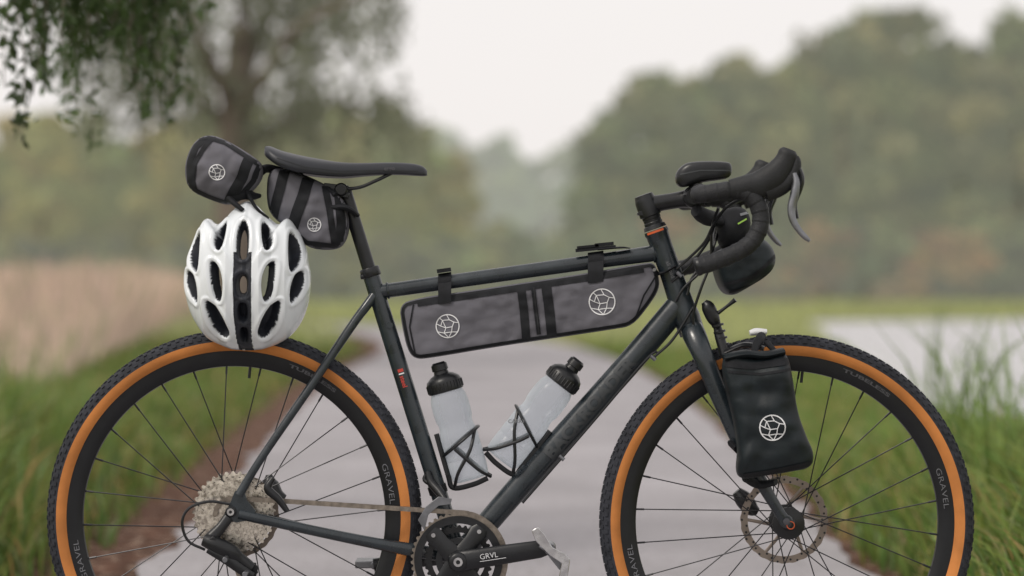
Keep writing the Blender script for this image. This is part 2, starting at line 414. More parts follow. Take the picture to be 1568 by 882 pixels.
# handlebar
bar=MB()
bar.sweep([W(1063,301,-.11),W(1063,301,.11)],.0145,18,1)
P=[(1063,301,-.06),(1063,301,-.12),(1063,300,-.165),(1072,298,-.195),(1095,294,-.207),(1125,291,-.209),(1150,300,-.210),(1164,325,-.211),(1162,352,-.213),(1146,375,-.215),(1118,391,-.217),(1090,402,-.219),(1070,408,-.220)]
pts=[]
for i,p in enumerate(P):
    w=W(*p)
    if i<3: w0=W(1063,300.5,0); w=Vector((w0.x,p[2],w0.z))
    pts.append(w)
C=cr(pts,10)
for s in(1,-1):
    Q=C.copy(); Q[:,1]*=s
    n=len(Q); dd=np.r_[0,np.cumsum(np.linalg.norm(np.diff(Q,axis=0),axis=1))]
    t=np.linspace(0,dd[-1],260); QQ=np.stack([np.interp(t,dd,Q[:,k]) for k in range(3)],1)
    rr=[0.0152+0.0012*((x/.019)%1.0) for x in t]
    bar.sweep(QQ,rr,18,0)
    e=Vector(QQ[-1]); dv=(Vector(QQ[-1])-Vector(QQ[-3])).normalized()
    bar.lathe(e,dv,[(-.002,.0165),(.004,.0168),(.007,.014)],20,1)
bar.obj('handlebar',['tape','black'],bike,sharp=50)
hd=MB()
csweep(hd,[(1118,290,-.209,.018,.0165),(1140,287,-.209,.0215,.018),(1162,283,-.209,.0245,.0185),(1184,271,-.209,.0255,.0185),(1197,256,-.209,.0215,.017),(1204,243,-.209,.0185,.016),(1207,234,-.209,.0175,.015),(1209,229,-.209,.0125,.011)],6,20,0,True)
csweep(hd,[(1172,294,-.209,.018,.014),(1196,285,-.209,.0165,.013),(1213,269,-.209,.0135,.012),(1219,250,-.209,.0095,.011),(1217,240,-.209,.007,.009)],6,16,0,True)
hd.obj('brake_hoods',['dull'],bike,sharp=60)
lv=MB()
csweep(lv,[(1216,266,-.214,.006,.008),(1219,280,-.217,.0075,.009),(1216,300,-.22,.008,.008),(1212,318,-.222,.0075,.006),(1214,336,-.224,.0065,.005),(1223,352,-.226,.0055,.004),(1233,363,-.228,.005,.0035),(1240,369,-.228,.003,.003)],6,14,0,True)
csweep(lv,[(1222,256,-.208,.005,.010),(1227,272,-.208,.006,.012),(1225,288,-.208,.0055,.012),(1217,312,-.208,.0045,.012),(1220,335,-.208,.004,.008)],6,10,1,True)
lv.obj('brake_levers',['lever','black'],bike,sharp=60)
# cables
cb=MB()
for rows in (
 [(1150,300,-.19),(1120,312,-.14),(1098,335,-.08),(1085,368,-.04),(1060,402,-.028),(1042,420,-.022),(1028,432,-.02)],
 [(1150,300,.19),(1110,320,.12),(1095,350,.04),(1092,380,-.02),(1076,412,-.035),(1048,440,-.03),(1034,462,-.026)],
 [(1100,318,-.10),(1090,350,-.06),(1088,400,-.045),(1074,440,-.045),(1062,478,-.035),(1062,500,-.03)],
 [(1100,318,.05),(1098,360,-.02),(1084,395,-.03),(1060,425,-.03),(1052,452,-.028)],
 [(1112,316,-.12),(1092,345,-.07),(1078,372,-.05),(1052,398,-.03),(1036,412,-.022)],
 [(1010,540,-.024),(990,550,-.026),(900,655,-.027),(800,770,-.025)],
 [(1062,470,-.03),(1030,520,-.028),(1000,548,-.026)]):
    csweep(cb,[(*r,.0026) for r in rows],8,8)
csweep(cb,[(352,772,-.075,.0026),(320,768,-.08,.0026),(290,778,-.082,.0026),(279,800,-.082,.0026),(288,828,-.08,.0026),(314,842,-.078,.0026)],8,8)
for (u,v) in((1040,420),(1000,548),(860,701)):
    cb.lathe(W(u,v,-.027),(1,0,-.9),[(-.006,.004),(.006,.004)],10,1)
cb.obj('cables',['black','lever'],bike)
lb=MB()
csweep(lb,[(1078,462,-.03,.006),(1084,470,-.03,.0125),(1092,487,-.03,.0125),(1098,500,-.03,.008),(1102,515,-.035,.0095),(1110,545,-.045,.009)],6,14)
csweep(lb,[(1096,482,-.03,.004),(1112,470,-.035,.003),(1126,459,-.04,.0045)],5,8)
for v in(498,508,518,528): lb.lathe(W(1099+(v-498)*.28,v,-.035),(0.25,0,-1),[(-.002,.0115),(.002,.0115)],14)
csweep(lb,[(1110,540,-.05,.005,.012),(1140,528,-.055,.005,.014),(1170,534,-.06,.005,.014)],5,10)
lb.obj('fork_mount',['black'],bike)
# drivetrain
CC=W(360,784); cs=MB()
n=11
for i in range(n):
    r=.0765-(.0765-.022)*(i/(n-1))**.92; y=-.020-.0034*i
    T=int(r*2*math.pi/.0127)
    cs.ring(CC,r-.0085,r-.0035,y,y+.0016,T*4,(0,.0048),0,i*.13)
    cs.ring(CC,r-.016,r-.0085,y+.0017,y+.0026,T*2,None,2)
    ns_=max(5,int(T/2.6))
    for k in range(ns_):
        an=2*math.pi*k/ns_+i*.2; e=Vector((math.cos(an),0,math.sin(an))); e2_=Vector((math.cos(an+.12),0,math.sin(an+.12)))
        cs.sweep([CC+e*(r-.0082)+Vector((0,y+.0009,0)),CC+e2_*(r-.017)+Vector((0,y+.0009,0))],[(.0016,.0007),(.0013,.0007)],6,0)
cs.lathe(CC+Vector((0,-.062,0)),(0,1,0),[(0,.008),(.002,.013),(.01,.013),(.03,.012)],20,1)
cs.lathe(W(353,784,-.078),(0,1,0),[(0,.008),(.002,.010),(.014,.010)],20,1)
cs.ring(W(353,784,-.078),.003,.0066,-.0795,-.077,20,None,3)
cs.obj('cassette',['cass','black','cassd','silver'],bike,sharp=25)
KC=W(703,853); ck=MB()
ck.ring(KC,.079,.0845,-.050,-.046,46*4,(0,.0040),2)
ck.ring(KC,.068,.0820,-.0535,-.0505,96,None,0)
ck.ring(KC,.050,.060,-.041,-.038,34*4,(0,.004),0)
ck.lathe(KC+Vector((0,-.085,0)),(0,1,0),[(0,.010),(.001,.014),(.004,.0175),(.02,.019),(.034,.022),(.045,.022)],32)
ck.ring(KC,.004,.0085,-.0865,-.084,24,None,1)
for k,an in enumerate((0.95,2.35,4.05,5.35)):
    e=Vector((math.cos(an),0,math.sin(an)))
    q0=KC+Vector((0,-.058,0))+e*.012; q1=KC+Vector((0,-.0535,0))+e*.074
    ck.sweep([q0,q0.lerp(q1,.5),q0.lerp(q1,.85),q1],[(.019,.006),(.015,.005),(.017,.005),(.012,.004)],14)
    ck.lathe(KC+e*.066+Vector((0,-.0615,0)),(0,1,0),[(0,.004),(.004,.0045)],12,1)
ck.ring(KC,.03,.042,-.056,-.052,48,None,0)
e1=W(838,839,-.082); c0=KC+Vector((0,-.072,0))
ck.sweep([c0+Vector((-.016,0,0)),c0,c0.lerp(e1,.25),c0.lerp(e1,.6),c0.lerp(e1,.92),e1+Vector((.008,0,0))],[(.012,.006),(.020,.010),(.0185,.009),(.0175,.0075),(.0165,.007),(.010,.006)],20)
c0b=KC+Vector((0,.07,0)); e2=KC+Vector((-(e1.x-KC.x),.08,-(e1.z-KC.z)))
ck.sweep([c0b,c0b.lerp(e2,.5),e2],[(.019,.009),(.0155,.0075),(.014,.007)],16)
ck.obj('crankset',['black','silver','chain'],bike,sharp=50)
tx=MB(); dv=(e1-c0); text_flat(tx,'GRVL',W(735,857,-.0925),(dv.x,0,dv.z),.014,0,-.01)
tx.sweep([W(735,860,-.0925),W(775,854,-.0925)],.0005,6)
tx.obj('crank_lettering',['print'],bike,recalc=False)
pd=MB()
def pp(l,y): return [(W(*p,y).x,W(*p,y).z) for p in l]
o1=[(814,812),(824,807),(834,818),(846,838),(866,848),(873,856),(869,885),(861,890),(856,882),(860,862),(842,850),(830,838),(820,828)]
pd.prism(pp(o1,-.10),-.103,-.099); pd.prism(pp(o1,-.16),-.163,-.159)
for (u,v) in((820,813),(866,852),(863,884),(840,842)): pd.sweep([W(u,v,-.098),W(u,v,-.162)],.0038,10)
pd.lathe(W(838,839,-.088),(0,1,0),[(0,.0075),(.012,.0075)],14)
pd.lathe(W(842,842,-.158),(0,1,0),[(0,.007),(.004,.010),(.05,.012),(.058,.008)],16,1)
pd.box(W(848,854,-.13),(.045,.03,.010),Matrix.Rotation(.9,3,'Y'),1)
pd.lathe(W(826,836,-.101),(.5,-.2,-.3),[(0,.003),(.02,.003)],10,1)
pd.obj('pedal',['silver','lever'],bike,bevel=.001)
pd=MB(); 
pd.box(e2+Vector((0,.05,0)),(.075,.06,.014)); pd.sweep([e2,e2+Vector((0,.08,0))],.007,12)
pd.obj('far_pedal',['lever'],bike,bevel=.002)
# chain
def arc(c,r,a0,a1,n): return [(c[0]+r*math.cos(math.radians(t)),c[1]+r*math.sin(math.radians(t))) for t in np.linspace(a0,a1,n)]
path=arc((360,784),25,-180,-88,8)+arc((703,853),72,-90,90,20)+[(560,912),(400,886)]+arc((382,872),12,90,180,5)+arc((352,850),11,0,-40,3)+[(340,832),(335,800)]
P=np.array(path); dd=np.r_[0,np.cumsum(np.hypot(*np.diff(P,axis=0).T))]; pitch=.0127/PX
nl=int(dd[-1]/pitch); t=np.arange(nl+1)*pitch; Q=np.stack([np.interp(t,dd,P[:,0]),np.interp(t,dd,P[:,1])],1)
ch=MB()
for i in range(nl):
    a_=W(*Q[i],-.0); b_=W(*Q[i+1],-.0); d=(b_-a_); ln=d.length; d.normalize(); nz=Vector((-d.z,0,d.x))
    o=[]
    for k in range(6):
        th=math.pi/2+math.pi*k/5; o.append(a_+d*(.0042*math.cos(th))+nz*(.0042*math.sin(th)))
    for k in range(6):
        th=-math.pi/2+math.pi*k/5; o.append(b_+d*(.0042*math.cos(th))+nz*(.0042*math.sin(th)))
    oo=[(p.x,p.z) for p in o]; w=.0034 if i%2 else .0022
    yc=-.0465-.010*(1 if Q[i][0]<420 else 0)*max(0,(420-Q[i][0])/60 if Q[i][0]>360 else 1)
    ch.prism(oo,yc-w-.001,yc-w); ch.prism(oo,yc+w,yc+w+.001)
    ch.lathe(a_+Vector((0,yc-.0046,0)),(0,1,0),[(0,.0019),(.0092,.0019)],8)
ch.obj('chain',['chain'],bike)
# derailleurs
rd=MB()
csweep(rd,[(350,792,-.07,.010,.006),(338,808,-.075,.010,.007),(324,824,-.08,.013,.009),(318,832,-.082,.012,.010)],5,14)
csweep(rd,[(312,826,-.085,.012,.010),(330,834,-.087,.015,.014),(352,845,-.085,.016,.014),(366,858,-.08,.014,.010),(384,872,-.075,.012,.008)],5,16)
csweep(rd,[(318,842,-.09,.006),(345,856,-.092,.009,.004),(372,874,-.09,.009,.004),(388,882,-.088,.006,.004)],5,12)
for (u,v,r) in((352,850,.013),(382,872,.015)):
    c=W(u,v,-.046); rd.ring(c,.004,r,-.049,-.044,44,(0,.002),0)
    rd.lathe(c+Vector((0,-.05,0)),(0,1,0),[(-.03,.005),(.006,.005)],12,1)
o=[(344,836),(362,838),(396,868),(392,884),(372,884),(344,858)]
rd.prism([(W(*p,-.065).x,W(*p,-.065).z) for p in o],-.067,-.065)
rd.prism([(W(*p,-.038).x,W(*p,-.038).z) for p in o],-.039,-.037)
rd.lathe(W(326,828,-.098),(0,1,0),[(0,.006),(.004,.008),(.01,.009)],14)
rd.obj('rear_derailleur',['black','lever'],bike,bevel=.0006)
fd=MB()
o=[(640,796),(652,776),(672,760),(692,764),(690,772),(672,774),(656,788),(650,812)]
fd.prism([(W(*p,-.055).x,W(*p,-.055).z) for p in o],-.059,-.057); fd.prism([(W(*p,-.04).x,W(*p,-.04).z) for p in o],-.038,-.036)
csweep(fd,[(682,766,-.05,.006),(672,752,-.035,.009),(660,738,-.025,.008),(655,722,-.02,.006)],5,12,1)
csweep(fd,[(655,722,-.02,.003),(650,735,-.022,.004),(668,745,-.03,.005)],5,10,1)
fd.lathe(st0+(st1-st0)*.76,(st1-st0),[(-.008,.0178),(.008,.0178)],20,1)
fd.obj('front_derailleur',['lever','black'],bike,bevel=.0005)
bk=MB()
bk.ring(FC,.069,.083,.040,.042,96,(0,-.0012),0)
for k in range(40):
    an=2*math.pi*k/40; q=.076+.004*((k%3)-1); bk.lathe((FC.x+q*math.cos(an),.0395,FC.z+q*math.sin(an)),(0,1,0),[(0,.0022),(.0006,.0022)],8,1)
for k in range(6):
    an=k*math.pi/3; p0=Vector((FC.x+.02*math.cos(an+.5),.041,FC.z+.02*math.sin(an+.5))); p1=Vector((FC.x+.07*math.cos(an),.041,FC.z+.07*math.sin(an)))
    bk.sweep([p0,p1],[(.004,.001),(.003,.001)],8)
csweep(bk,[(1128,752,.06,.010),(1138,764,.06,.017,.016),(1150,778,.06,.015,.014),(1160,784,.06,.008)],5,14,1)
bk.ring(RC,.069,.080,.040,.042,96,(0,-.0012),0)
csweep(bk,[(412,727,.055,.006),(414,742,.055,.016,.015),(424,757,.055,.013),(436,764,.055,.008)],5,14,1)
csweep(bk,[(418,732,-.06,.005),(410,748,-.062,.008),(426,764,-.062,.007),(440,783,-.062,.005)],5,12,1)
bk.obj('disc_brakes',['rotor','black'],bike)
# ================================================================= BOTTLES
def bottle(pt,pb,name,sz=1.0):
    p0=W(*pb,0); p1=W(*pt,0); d=(p1-p0).normalized(); L=(p1-p0).length; k=L/.228
    pr=[(0,.006),(.0005,.024),(.001,.030),(.006,.0345),(.02,.0358),(.040,.0358),(.0415,.0350),(.043,.0358),(.060,.0358),(.0615,.0350),(.063,.0358),(.085,.0358),(.096,.0345),(.104,.0322),(.112,.0322),(.120,.0348),(.135,.0355),(.150,.0352),(.162,.0335),(.170,.030),(.174,.029)]
    mb=MB(); mb.lathe(p0,d,[(s*k,r) for s,r in pr],64,0)
    mb.lathe(p0,d,[(s*k,r) for s,r in [(.171,.0285),(.172,.0330),(.174,.0338),(.190,.0335),(.196,.031),(.203,.022),(.206,.0145),(.212,.013),(.213,.0155),(.224,.0150),(.228,.011)]],36,1)
    for i in range(30):
        an=2*math.pi*i/30; nn=frame0(d); b=d.cross(nn)
        q=p0+d*(.182*k)+(nn*math.cos(an)+b*math.sin(an))*.0338; mb.sweep([q-d*.007,q+d*.007],.0012,6,1)
    mb.obj(name,['bottle','black'],None,sharp=35)
    return p0,d,k
def cage(p0,d,k,s_ring,flip,tubep):
    mb=MB(); f=Vector((0,-1,0)); n=f.cross(d); 
    if n.dot(tubep-p0)<0: n=-n
    R=.0390; ring=[]
    for t in np.linspace(-165,165,40):
        a_=math.radians(t); tilt=.018*math.cos(a_)
        ring.append(p0+d*(s_ring+tilt)+(-n*math.cos(a_)+f*math.sin(a_))*R)
    mb.sweep(ring,[(.0042,.0028)]*40,8)
    for sg in(1,-1):
        def pt(s,ang): 
            a_=math.radians(ang); return p0+d*s+(-n*math.cos(a_)*1+f*sg*math.sin(a_))*R
        for lst in ([(s_ring+.014,35),(s_ring-.02,70),(.02,120),(-.004,150)],[(s_ring-.01,110),(.05,95),(.015,60),(-.004,20)]):
            P=[pt(*q) for q in lst]; mb.sweep(cr(P,6),.0032,8)
    mb.sweep(cr([p0-n*.03-d*.006,p0-d*.010,p0+n*.037-d*.006,p0+n*.040+d*.02,p0+n*.040+d*.10],6),[ (.005,.003)]*25,8)
    mb.box(p0+n*.041+d*.06,(.006,.02,.08),Matrix((n,Vector((0,1,0)),d)).transposed())
    return mb
b1=bottle((671,555),(722,734),'water_bottle')
c_=cage(*b1,.075,1,W(655,650)); c_.obj('bottle_cage_1',['black'],bike,bevel=.0005)
b2=bottle((886,551),(766,704),'water_bottle.001')
c_=cage(*b2,.080,1,W(850,690)); text_flat(c_,'CARRY',W(778,648,-.0435),(1,0,.02),.010,1,.02)
c_.obj('bottle_cage_2',['black','rprint'],bike,bevel=.0005)
# ================================================================= BAGS
out=[(611,466),(640,456),(720,445),(800,433),(900,418),(985,403),(1001,402),(1008,420),(1010,442),(992,470),(968,499),(940,504),(860,516),(760,531),(660,548),(636,550),(624,536),(616,500)]
vs,fs=pillow(out,0,.030,e=5,nr=44,n=460,wr=.0065,ws=24,seed=2,ch=2)
B=bvh_of(vs,fs); fb=MB(); fb.add(vs,fs,0)
P=chaikin(out,2); cc=P.mean(0)
def inset(P,px):
    Q=[];n=len(P)
    for i in range(n):
        t=P[(i+1)%n]-P[i-1]; t/=np.linalg.norm(t)+1e-9; nn=np.array([-t[1],t[0]])
        if np.dot(nn,cc-P[i])<0: nn=-nn
        Q.append(P[i]+nn*px)
    return np.array(Q)
ribbon(fb,B,inset(P,3.2),3.6,0,.0012,1,True,4)
ribbon(fb,B,[(640,466),(985,414)],3.4,0,.0014,1)
ribbon(fb,B,[(797,436),(802,474),(806,521)],6.5,0,.0014,1,False,4)
ribbon(fb,B,[(835,431),(840,468),(845,515)],7.5,0,.0014,1,False,4)
ribbon(fb,B,[(816,440),(820,474),(825,512)],3.2,0,.0022,1,False,4)
ribbon(fb,B,[(817,440),(821,474),(825,510)],1.0,0,.0032,2,False,3)
ribbon(fb,B,[(968,499),(985,452),(1002,425)],1.3,0,.0014,1)
ribbon(fb,B,[(636,540),(628,500),(634,466)],1.2,0,.0014,1)
emblem(fb,B,686,499,17.5,0,3,.8); emblem(fb,B,921,462,19.5,0,3,.85)
def tubestrap(mb,u,w,m=1):
    v=447-(u-580)*(61/434.); R=.0175
    c=W(u,v)
    d=Vector((434,0,61)).normalized()
    n=24; vs=[];
    for t in np.linspace(0,2*math.pi,n,endpoint=False):
        for ss,rr in ((-w,R-.002),(-w,R),(w,R),(w,R-.002)):
            o=Vector((0,math.cos(t)*rr,math.sin(t)*rr*1.05)); vs.append(c+d*ss*PX+o)
    fs=[(i*4+k,i*4+(k+1)%4,((i+1)%n)*4+(k+1)%4,((i+1)%n)*4+k) for i in range(n) for k in range(4)]
    mb.add(vs,fs,m)
    vs=[]
    for vv in np.linspace(v,v+32,6):
        for ss in(-w,w): vs.append(W(u+ss,vv+(-ss)*.14,-.0175-.010*min(1,(vv-v)/14)-.003))
    mb.add(vs,[(2*i,2*i+1,2*i+3,2*i+2) for i in range(5)],m)
tubestrap(fb,681,10); tubestrap(fb,912,12); 
c=W(680,414); fb.box(c+Vector((0,-.004,.0)),(.026,.03,.007),Matrix.Rotation(-.14,3,'Y'),1)
for (u,v,w_) in((912,384,.075),(900,383,.04),(925,379,.035)): fb.box(W(u,v,-.003)+Vector((0,0,.004+.002*(w_<.07))),(w_,.026,.006),Matrix.Rotation(-.10,3,'Y'),1)
csweep(fb,[(965,380,-.012,.001,.008),(950,379,-.012,.002,.010),(915,382,-.012,.002,.01)],4,8,1)
csweep(fb,[(1006,420,-.01,.003,.008),(1020,416,-.026,.002,.008),(1034,408,-.02,.002,.006)],4,8,1)
csweep(fb,[(1006,420,-.018,.005,.004),(1002,413,-.03,.004,.004)],3,8,2)
fb.obj('frame_bag',['bag','bagb','black','print'],None,sharp=60,recalc=False)
# tool roll bag
out=[(283,264),(288,236),(302,213),(322,206),(346,214),(380,234),(404,252),(402,275),(384,296),(354,316),(326,308),(290,292)]
vs,fs=pillow(out,-.03,.060,e=2.6,nr=30,n=240,wr=.008,ws=24,seed=7)
B=bvh_of(vs,fs); tb=MB(); tb.add(vs,fs,0)
ribbon(tb,B,[(336,206),(316,230),(304,252),(300,278),(304,300)],3.5,-.03,.0016,1,False,4)
ribbon(tb,B,[(318,204),(298,222),(287,250),(288,292)],13,-.03,.0012,1,False,8)
ribbon(tb,B,[(388,236),(376,272),(350,318)],8,-.03,.0014,1,False,5)
ribbon(tb,B,[(405,250),(394,280),(372,306)],7,-.03,.0014,1,False,5)
ribbon(tb,B,[(300,212),(320,210),(350,219),(400,252)],5,-.03,.0018,1,False,4)
ribbon(tb,B,[(290,286),(322,302),(350,312)],3,-.03,.0018,1,False,4)
emblem(tb,B,338,266,11.5,-.03,2,.7)
csweep(tb,[(398,262,-.02,.010,.02),(410,258,-.01,.007,.016),(430,262,0,.006,.014)],5,12,1)
csweep(tb,[(352,302,-.06,.010,.012),(372,296,-.05,.012,.012),(386,300,-.03,.008,.01),(398,300,-.02,.004,.006)],5,12,1)
csweep(tb,[(352,305,-.07,.006,.010),(362,314,-.085,.005,.008),(372,322,-.09,.004,.006)],5,12,1)
csweep(tb,[(376,290,-.05,.004,.008),(392,318,-.07,.003,.008),(410,334,-.06,.003,.006)],5,12,1)
tb.obj('tool_roll_bag',['bag','bagb','print'],None,sharp=60,recalc=False)
# saddle bag
out=[(412,258),(440,258),(478,272),(512,290),(530,308),(537,345),(528,376),(508,384),(470,380),(442,350),(414,330),(408,300)]
vs,fs=pillow(out,0,.050,e=3,nr=30,n=240,wr=.008,ws=24,seed=11)
B=bvh_of(vs,fs); sb=MB(); sb.add(vs,fs,0)
ribbon(sb,B,[(440,256),(432,290),(420,334)],8,0,.0014,1,False,5)
ribbon(sb,B,[(478,262),(468,300),(450,350)],9,0,.0014,1,False,5)
ribbon(sb,B,[(500,285),(507,320),(516,384)],5,0,.0014,1,False,5)
ribbon(sb,B,[(524,300),(528,340),(524,384)],10,0,.0012,1,False,6)
ribbon(sb,B,[(412,334),(446,352),(472,374),(520,380)],5,0,.0016,1,False,4)
ribbon(sb,B,[(409,262),(409,300),(414,330)],4,0,.0016,1,False,4)
emblem(sb,B,484,345,10,0,2,.65)
csweep(sb,[(505,318,-.03,.006,.01),(530,318,-.03,.006,.012),(548,330,-.018,.004,.008)],5,10,1)
csweep(sb,[(500,290,-.02,.008,.01),(515,300,-.03,.006,.01)],4,10,1)
for s in(-1,1): csweep(sb,[(438,262,-.028*s,.004,.012),(448,256,-.028*s,.004,.012),(462,268,-.028*s,.004,.012)],5,10,1)
sb.obj('saddle_bag',['bag','bagb','print'],None,sharp=60,recalc=False)
# fork bag
out=[(1104,552),(1118,540),(1140,546),(1168,548),(1198,538),(1207,548),(1214,585),(1220,630),(1234,668),(1246,694),(1242,716),(1210,722),(1165,729),(1134,734),(1126,722),(1130,690),(1122,640),(1110,595)]
vs,fs=pillow(out,-.105,.045,e=3.2,nr=40,n=320,wr=.011,ws=15,seed=17)
B=bvh_of(vs,fs); kb=MB(); kb.add(vs,fs,0)
emblem(kb,B,1179,653,19,-.105,2,.9)
ribbon(kb,B,[(1108,556),(1150,560),(1205,552)],5,-.105,.002,1,False,4)
ribbon(kb,B,[(1112,568),(1160,572),(1209,564)],2,-.105,.0015,1,False,4)
ribbon(kb,B,[(1136,728),(1190,719),(1240,708)],4,-.105,.0015,1,False,4)
csweep(kb,[(1108,548,-.105,.007,.03),(1140,542,-.105,.008,.034),(1170,544,-.105,.008,.034),(1200,538,-.105,.007,.03)],5,14,0)
csweep(kb,[(1158,552,-.12,.007,.004),(1156,535,-.10,.007,.005),(1162,522,-.08,.009,.008),(1166,514,-.05,.008,.010)],5,12,1)
csweep(kb,[(1175,552,-.12,.005,.004),(1186,540,-.10,.005,.005),(1174,524,-.08,.006,.006)],5,10,1)
csweep(kb,[(1148,510,-.05,.005,.008),(1158,508,-.05,.007,.010),(1174,508,-.05,.005,.008)],5,12,2)
csweep(kb,[(1142,732,-.085,.008,.012),(1162,742,-.07,.008,.010),(1188,738,-.085,.006,.010)],5,12,1)
csweep(kb,[(1120,680,-.07,.006,.012),(1130,690,-.09,.006,.012)],4,10,1)
kb.obj('fork_dry_bag',['bagk','bagb','print'],None,sharp=60,recalc=False)
# handlebar bag
out=[(1088,392),(1110,378),(1160,362),(1178,376),(1186,398),(1176,420),(1140,442),(1116,455),(1100,440)]
vs,fs=pillow(out,0,.10,e=4,nr=26,n=200,wr=.005,ws=24,seed=23)
B=bvh_of(vs,fs); hb=MB(); hb.add(vs,fs,0)
ribbon(hb,B,[(1104,436),(1145,424),(1182,392)],2.5,0,.002,1,False,4)
ribbon(hb,B,[(1112,448),(1150,436),(1180,412)],1.6,0,.002,1,False,4)
v2,f2=pillow([(1098,322),(1140,314),(1152,345),(1136,380),(1104,386),(1094,350)],0,.05,e=3,nr=16,n=120,wr=.004,seed=29)
hb.add(v2,f2,1); B2=bvh_of(v2,f2)
ribbon(hb,B2,[(1130,330),(1144,326)],2,0,.002,2,False,3); ribbon(hb,B2,[(1126,344),(1140,336)],1.2,0,.003,3,False,3)
csweep(hb,[(1066,322,-.05,.012,.012),(1080,332,-.03,.015,.03),(1100,336,-.02,.012,.03)],5,14,1)
hb.obj('handlebar_bag',['bagk','bagb','rprint','lime'],None,sharp=60,recalc=False)
# headlight on the stem
out=[(1033,270),(1040,256),(1056,247),(1114,247),(1121,254),(1119,272),(1100,276),(1075,279),(1046,288),(1036,284)]
vs,fs=pillow(out,-.02,.026,e=4,nr=16,n=120,wr=0,ch=2)
bl=MB(); bl.add(vs,fs,0); B=bvh_of(vs,fs)
ribbon(bl,B,[(1040,268),(1070,262),(1118,262)],1,-.02,.001,1,False,3)
csweep(bl,[(1066,276,-.02,.012,.016),(1064,288,-.02,.012,.018),(1063,300,-.02,.0225,.016)],5,16,0)
bl.obj('bike_headlight',['black','gprint'],None,sharp=50,recalc=False)
# ================================================================= HELMET
yc=-.08
def mir(l): return [(751-u,v) for u,v in l]
Lh=[(375.5,306),(364,311),(350,326),(336,341),(325,343),(317,333),(308,336),(299,352),(288,380),(281,412),(280,442),(285,472),(296,498),(314,519),(340,533),(375.5,539)]
outl=Lh+[(751-u-(-1 if 340<v<520 else 0),v) for u,v in Lh[-2:0:-1]]
O=resample(chaikin(outl,2),360); hc=np.array([375.5,428.0])
V_=O-hc; th=np.arctan2(V_[:,1],V_[:,0]); rr=np.hypot(*V_.T); o=np.argsort(th); th=th[o]; rr=rr[o]
NT,NR=420,170; TH=np.linspace(-np.pi,np.pi,NT,endpoint=False)
RR=np.interp(TH,np.r_[th-2*np.pi,th,th+2*np.pi],np.r_[rr,rr,rr])
vents=[]
vL=[([(351,337),(338,346),(330,362),(331,380),(343,387),(350,364)],0),
    ([(310,352),(297,360),(288,388),(295,414),(308,419),(311,388)],0),
    ([(325,396),(341,406),(349,432),(345,464),(332,458),(327,430)],1),
    ([(286,412),(298,418),(308,442),(307,468),(295,458),(285,436)],0),
    ([(317,454),(336,468),(352,492),(357,514),(340,517),(325,497)],0)]
for p,h in vL: vents.append((p,h)); vents.append((mir(p),h))
vents+= [([(375.5,334),(385,348),(386,385),(381,398),(370,398),(365,385),(366,348)],1),
        ([(375.5,416),(386,425),(386,449),(380,456),(371,456),(365,449),(365,425)],1),
        ([(367,463),(384,463),(384,495),(367,495)],0),([(368,501),(383,501),(381,527),(370,527)],0)]
def sdf(Px,poly):
    P=chaikin(poly,2); n=len(P); d=np.full(len(Px),1e9); inside=np.zeros(len(Px),bool)
    for i in range(n):
        a_=P[i]; b_=P[(i+1)%n]; ab=b_-a_; t=np.clip(((Px-a_)@ab)/(ab@ab),0,1)
        q=Px-(a_+t[:,None]*ab); d=np.minimum(d,np.hypot(q[:,0],q[:,1]))
        c=((a_[1]>Px[:,1])!=(b_[1]>Px[:,1])); x=np.where(c,(b_[0]-a_[0])*(Px[:,1]-a_[1])/(b_[1]-a_[1]+1e-12)+a_[0],-1e9)
        inside^=(c&(Px[:,0]<x))
    return np.where(inside,-d,d)
S_=np.linspace(0.0,1.0,NR); 
sn=np.sin(S_*np.pi/2); H=.105
GX=hc[0]+sn[:,None]*RR[None,:]*np.cos(TH)[None,:]; GY=hc[1]+sn[:,None]*RR[None,:]*np.sin(TH)[None,:]
PXY=np.stack([GX.ravel(),GY.ravel()],1)
D=np.full(len(PXY),1e9); Hm=np.zeros(len(PXY),bool)
for p,h in vents:
    d=sdf(PXY,p); Hm|=(d<-3.2)&bool(h); D=np.minimum(D,d)
strip=((np.abs(PXY[:,0]-376)<13-np.clip((PXY[:,1]-480)/60,0,1)*3)&(PXY[:,1]>388)&(PXY[:,1]<537))
k=(D0+yc)/F
Zs=np.repeat(-H*np.cos(S_*np.pi/2)**.85,NT)
X3=(PXY[:,0]-784)*k; Z3=CH-(PXY[:,1]-441)*k; Y3=-.030+Zs
cx=(hc[0]-784)*k; cz=CH-(hc[1]-441)*k
nx=(X3-cx)/(.115**2); nz=(Z3-cz)/(.14**2); ny=(Y3+.03)/(H**2); nl_=np.sqrt(nx**2+ny**2+nz**2)+1e-9; nx/=nl_;ny/=nl_;nz/=nl_
dep=np.clip(-D/3.0,0,1); dep=dep*dep*(3-2*dep)*.024
lip=-.0022*np.exp(-((D-3.5)/3.0)**2)
dep=dep+lip+np.where(strip,.003,0)
fa_=np.abs(PXY[:,0]-375.5)/94
rid=.008*np.abs(((fa_*2.6+.35)%1.0)-.5)*2*np.clip(1-np.repeat(S_,NT)**3,0,1)
dep=dep-rid
X3-=nx*dep; Y3-=ny*dep; Z3-=nz*dep
hv=np.stack([X3,Y3,Z3],1); hm=MB()
fw=[];fd_=[]
Dg=D.reshape(NR,NT); Hg=Hm.reshape(NR,NT); Sg=strip.reshape(NR,NT)
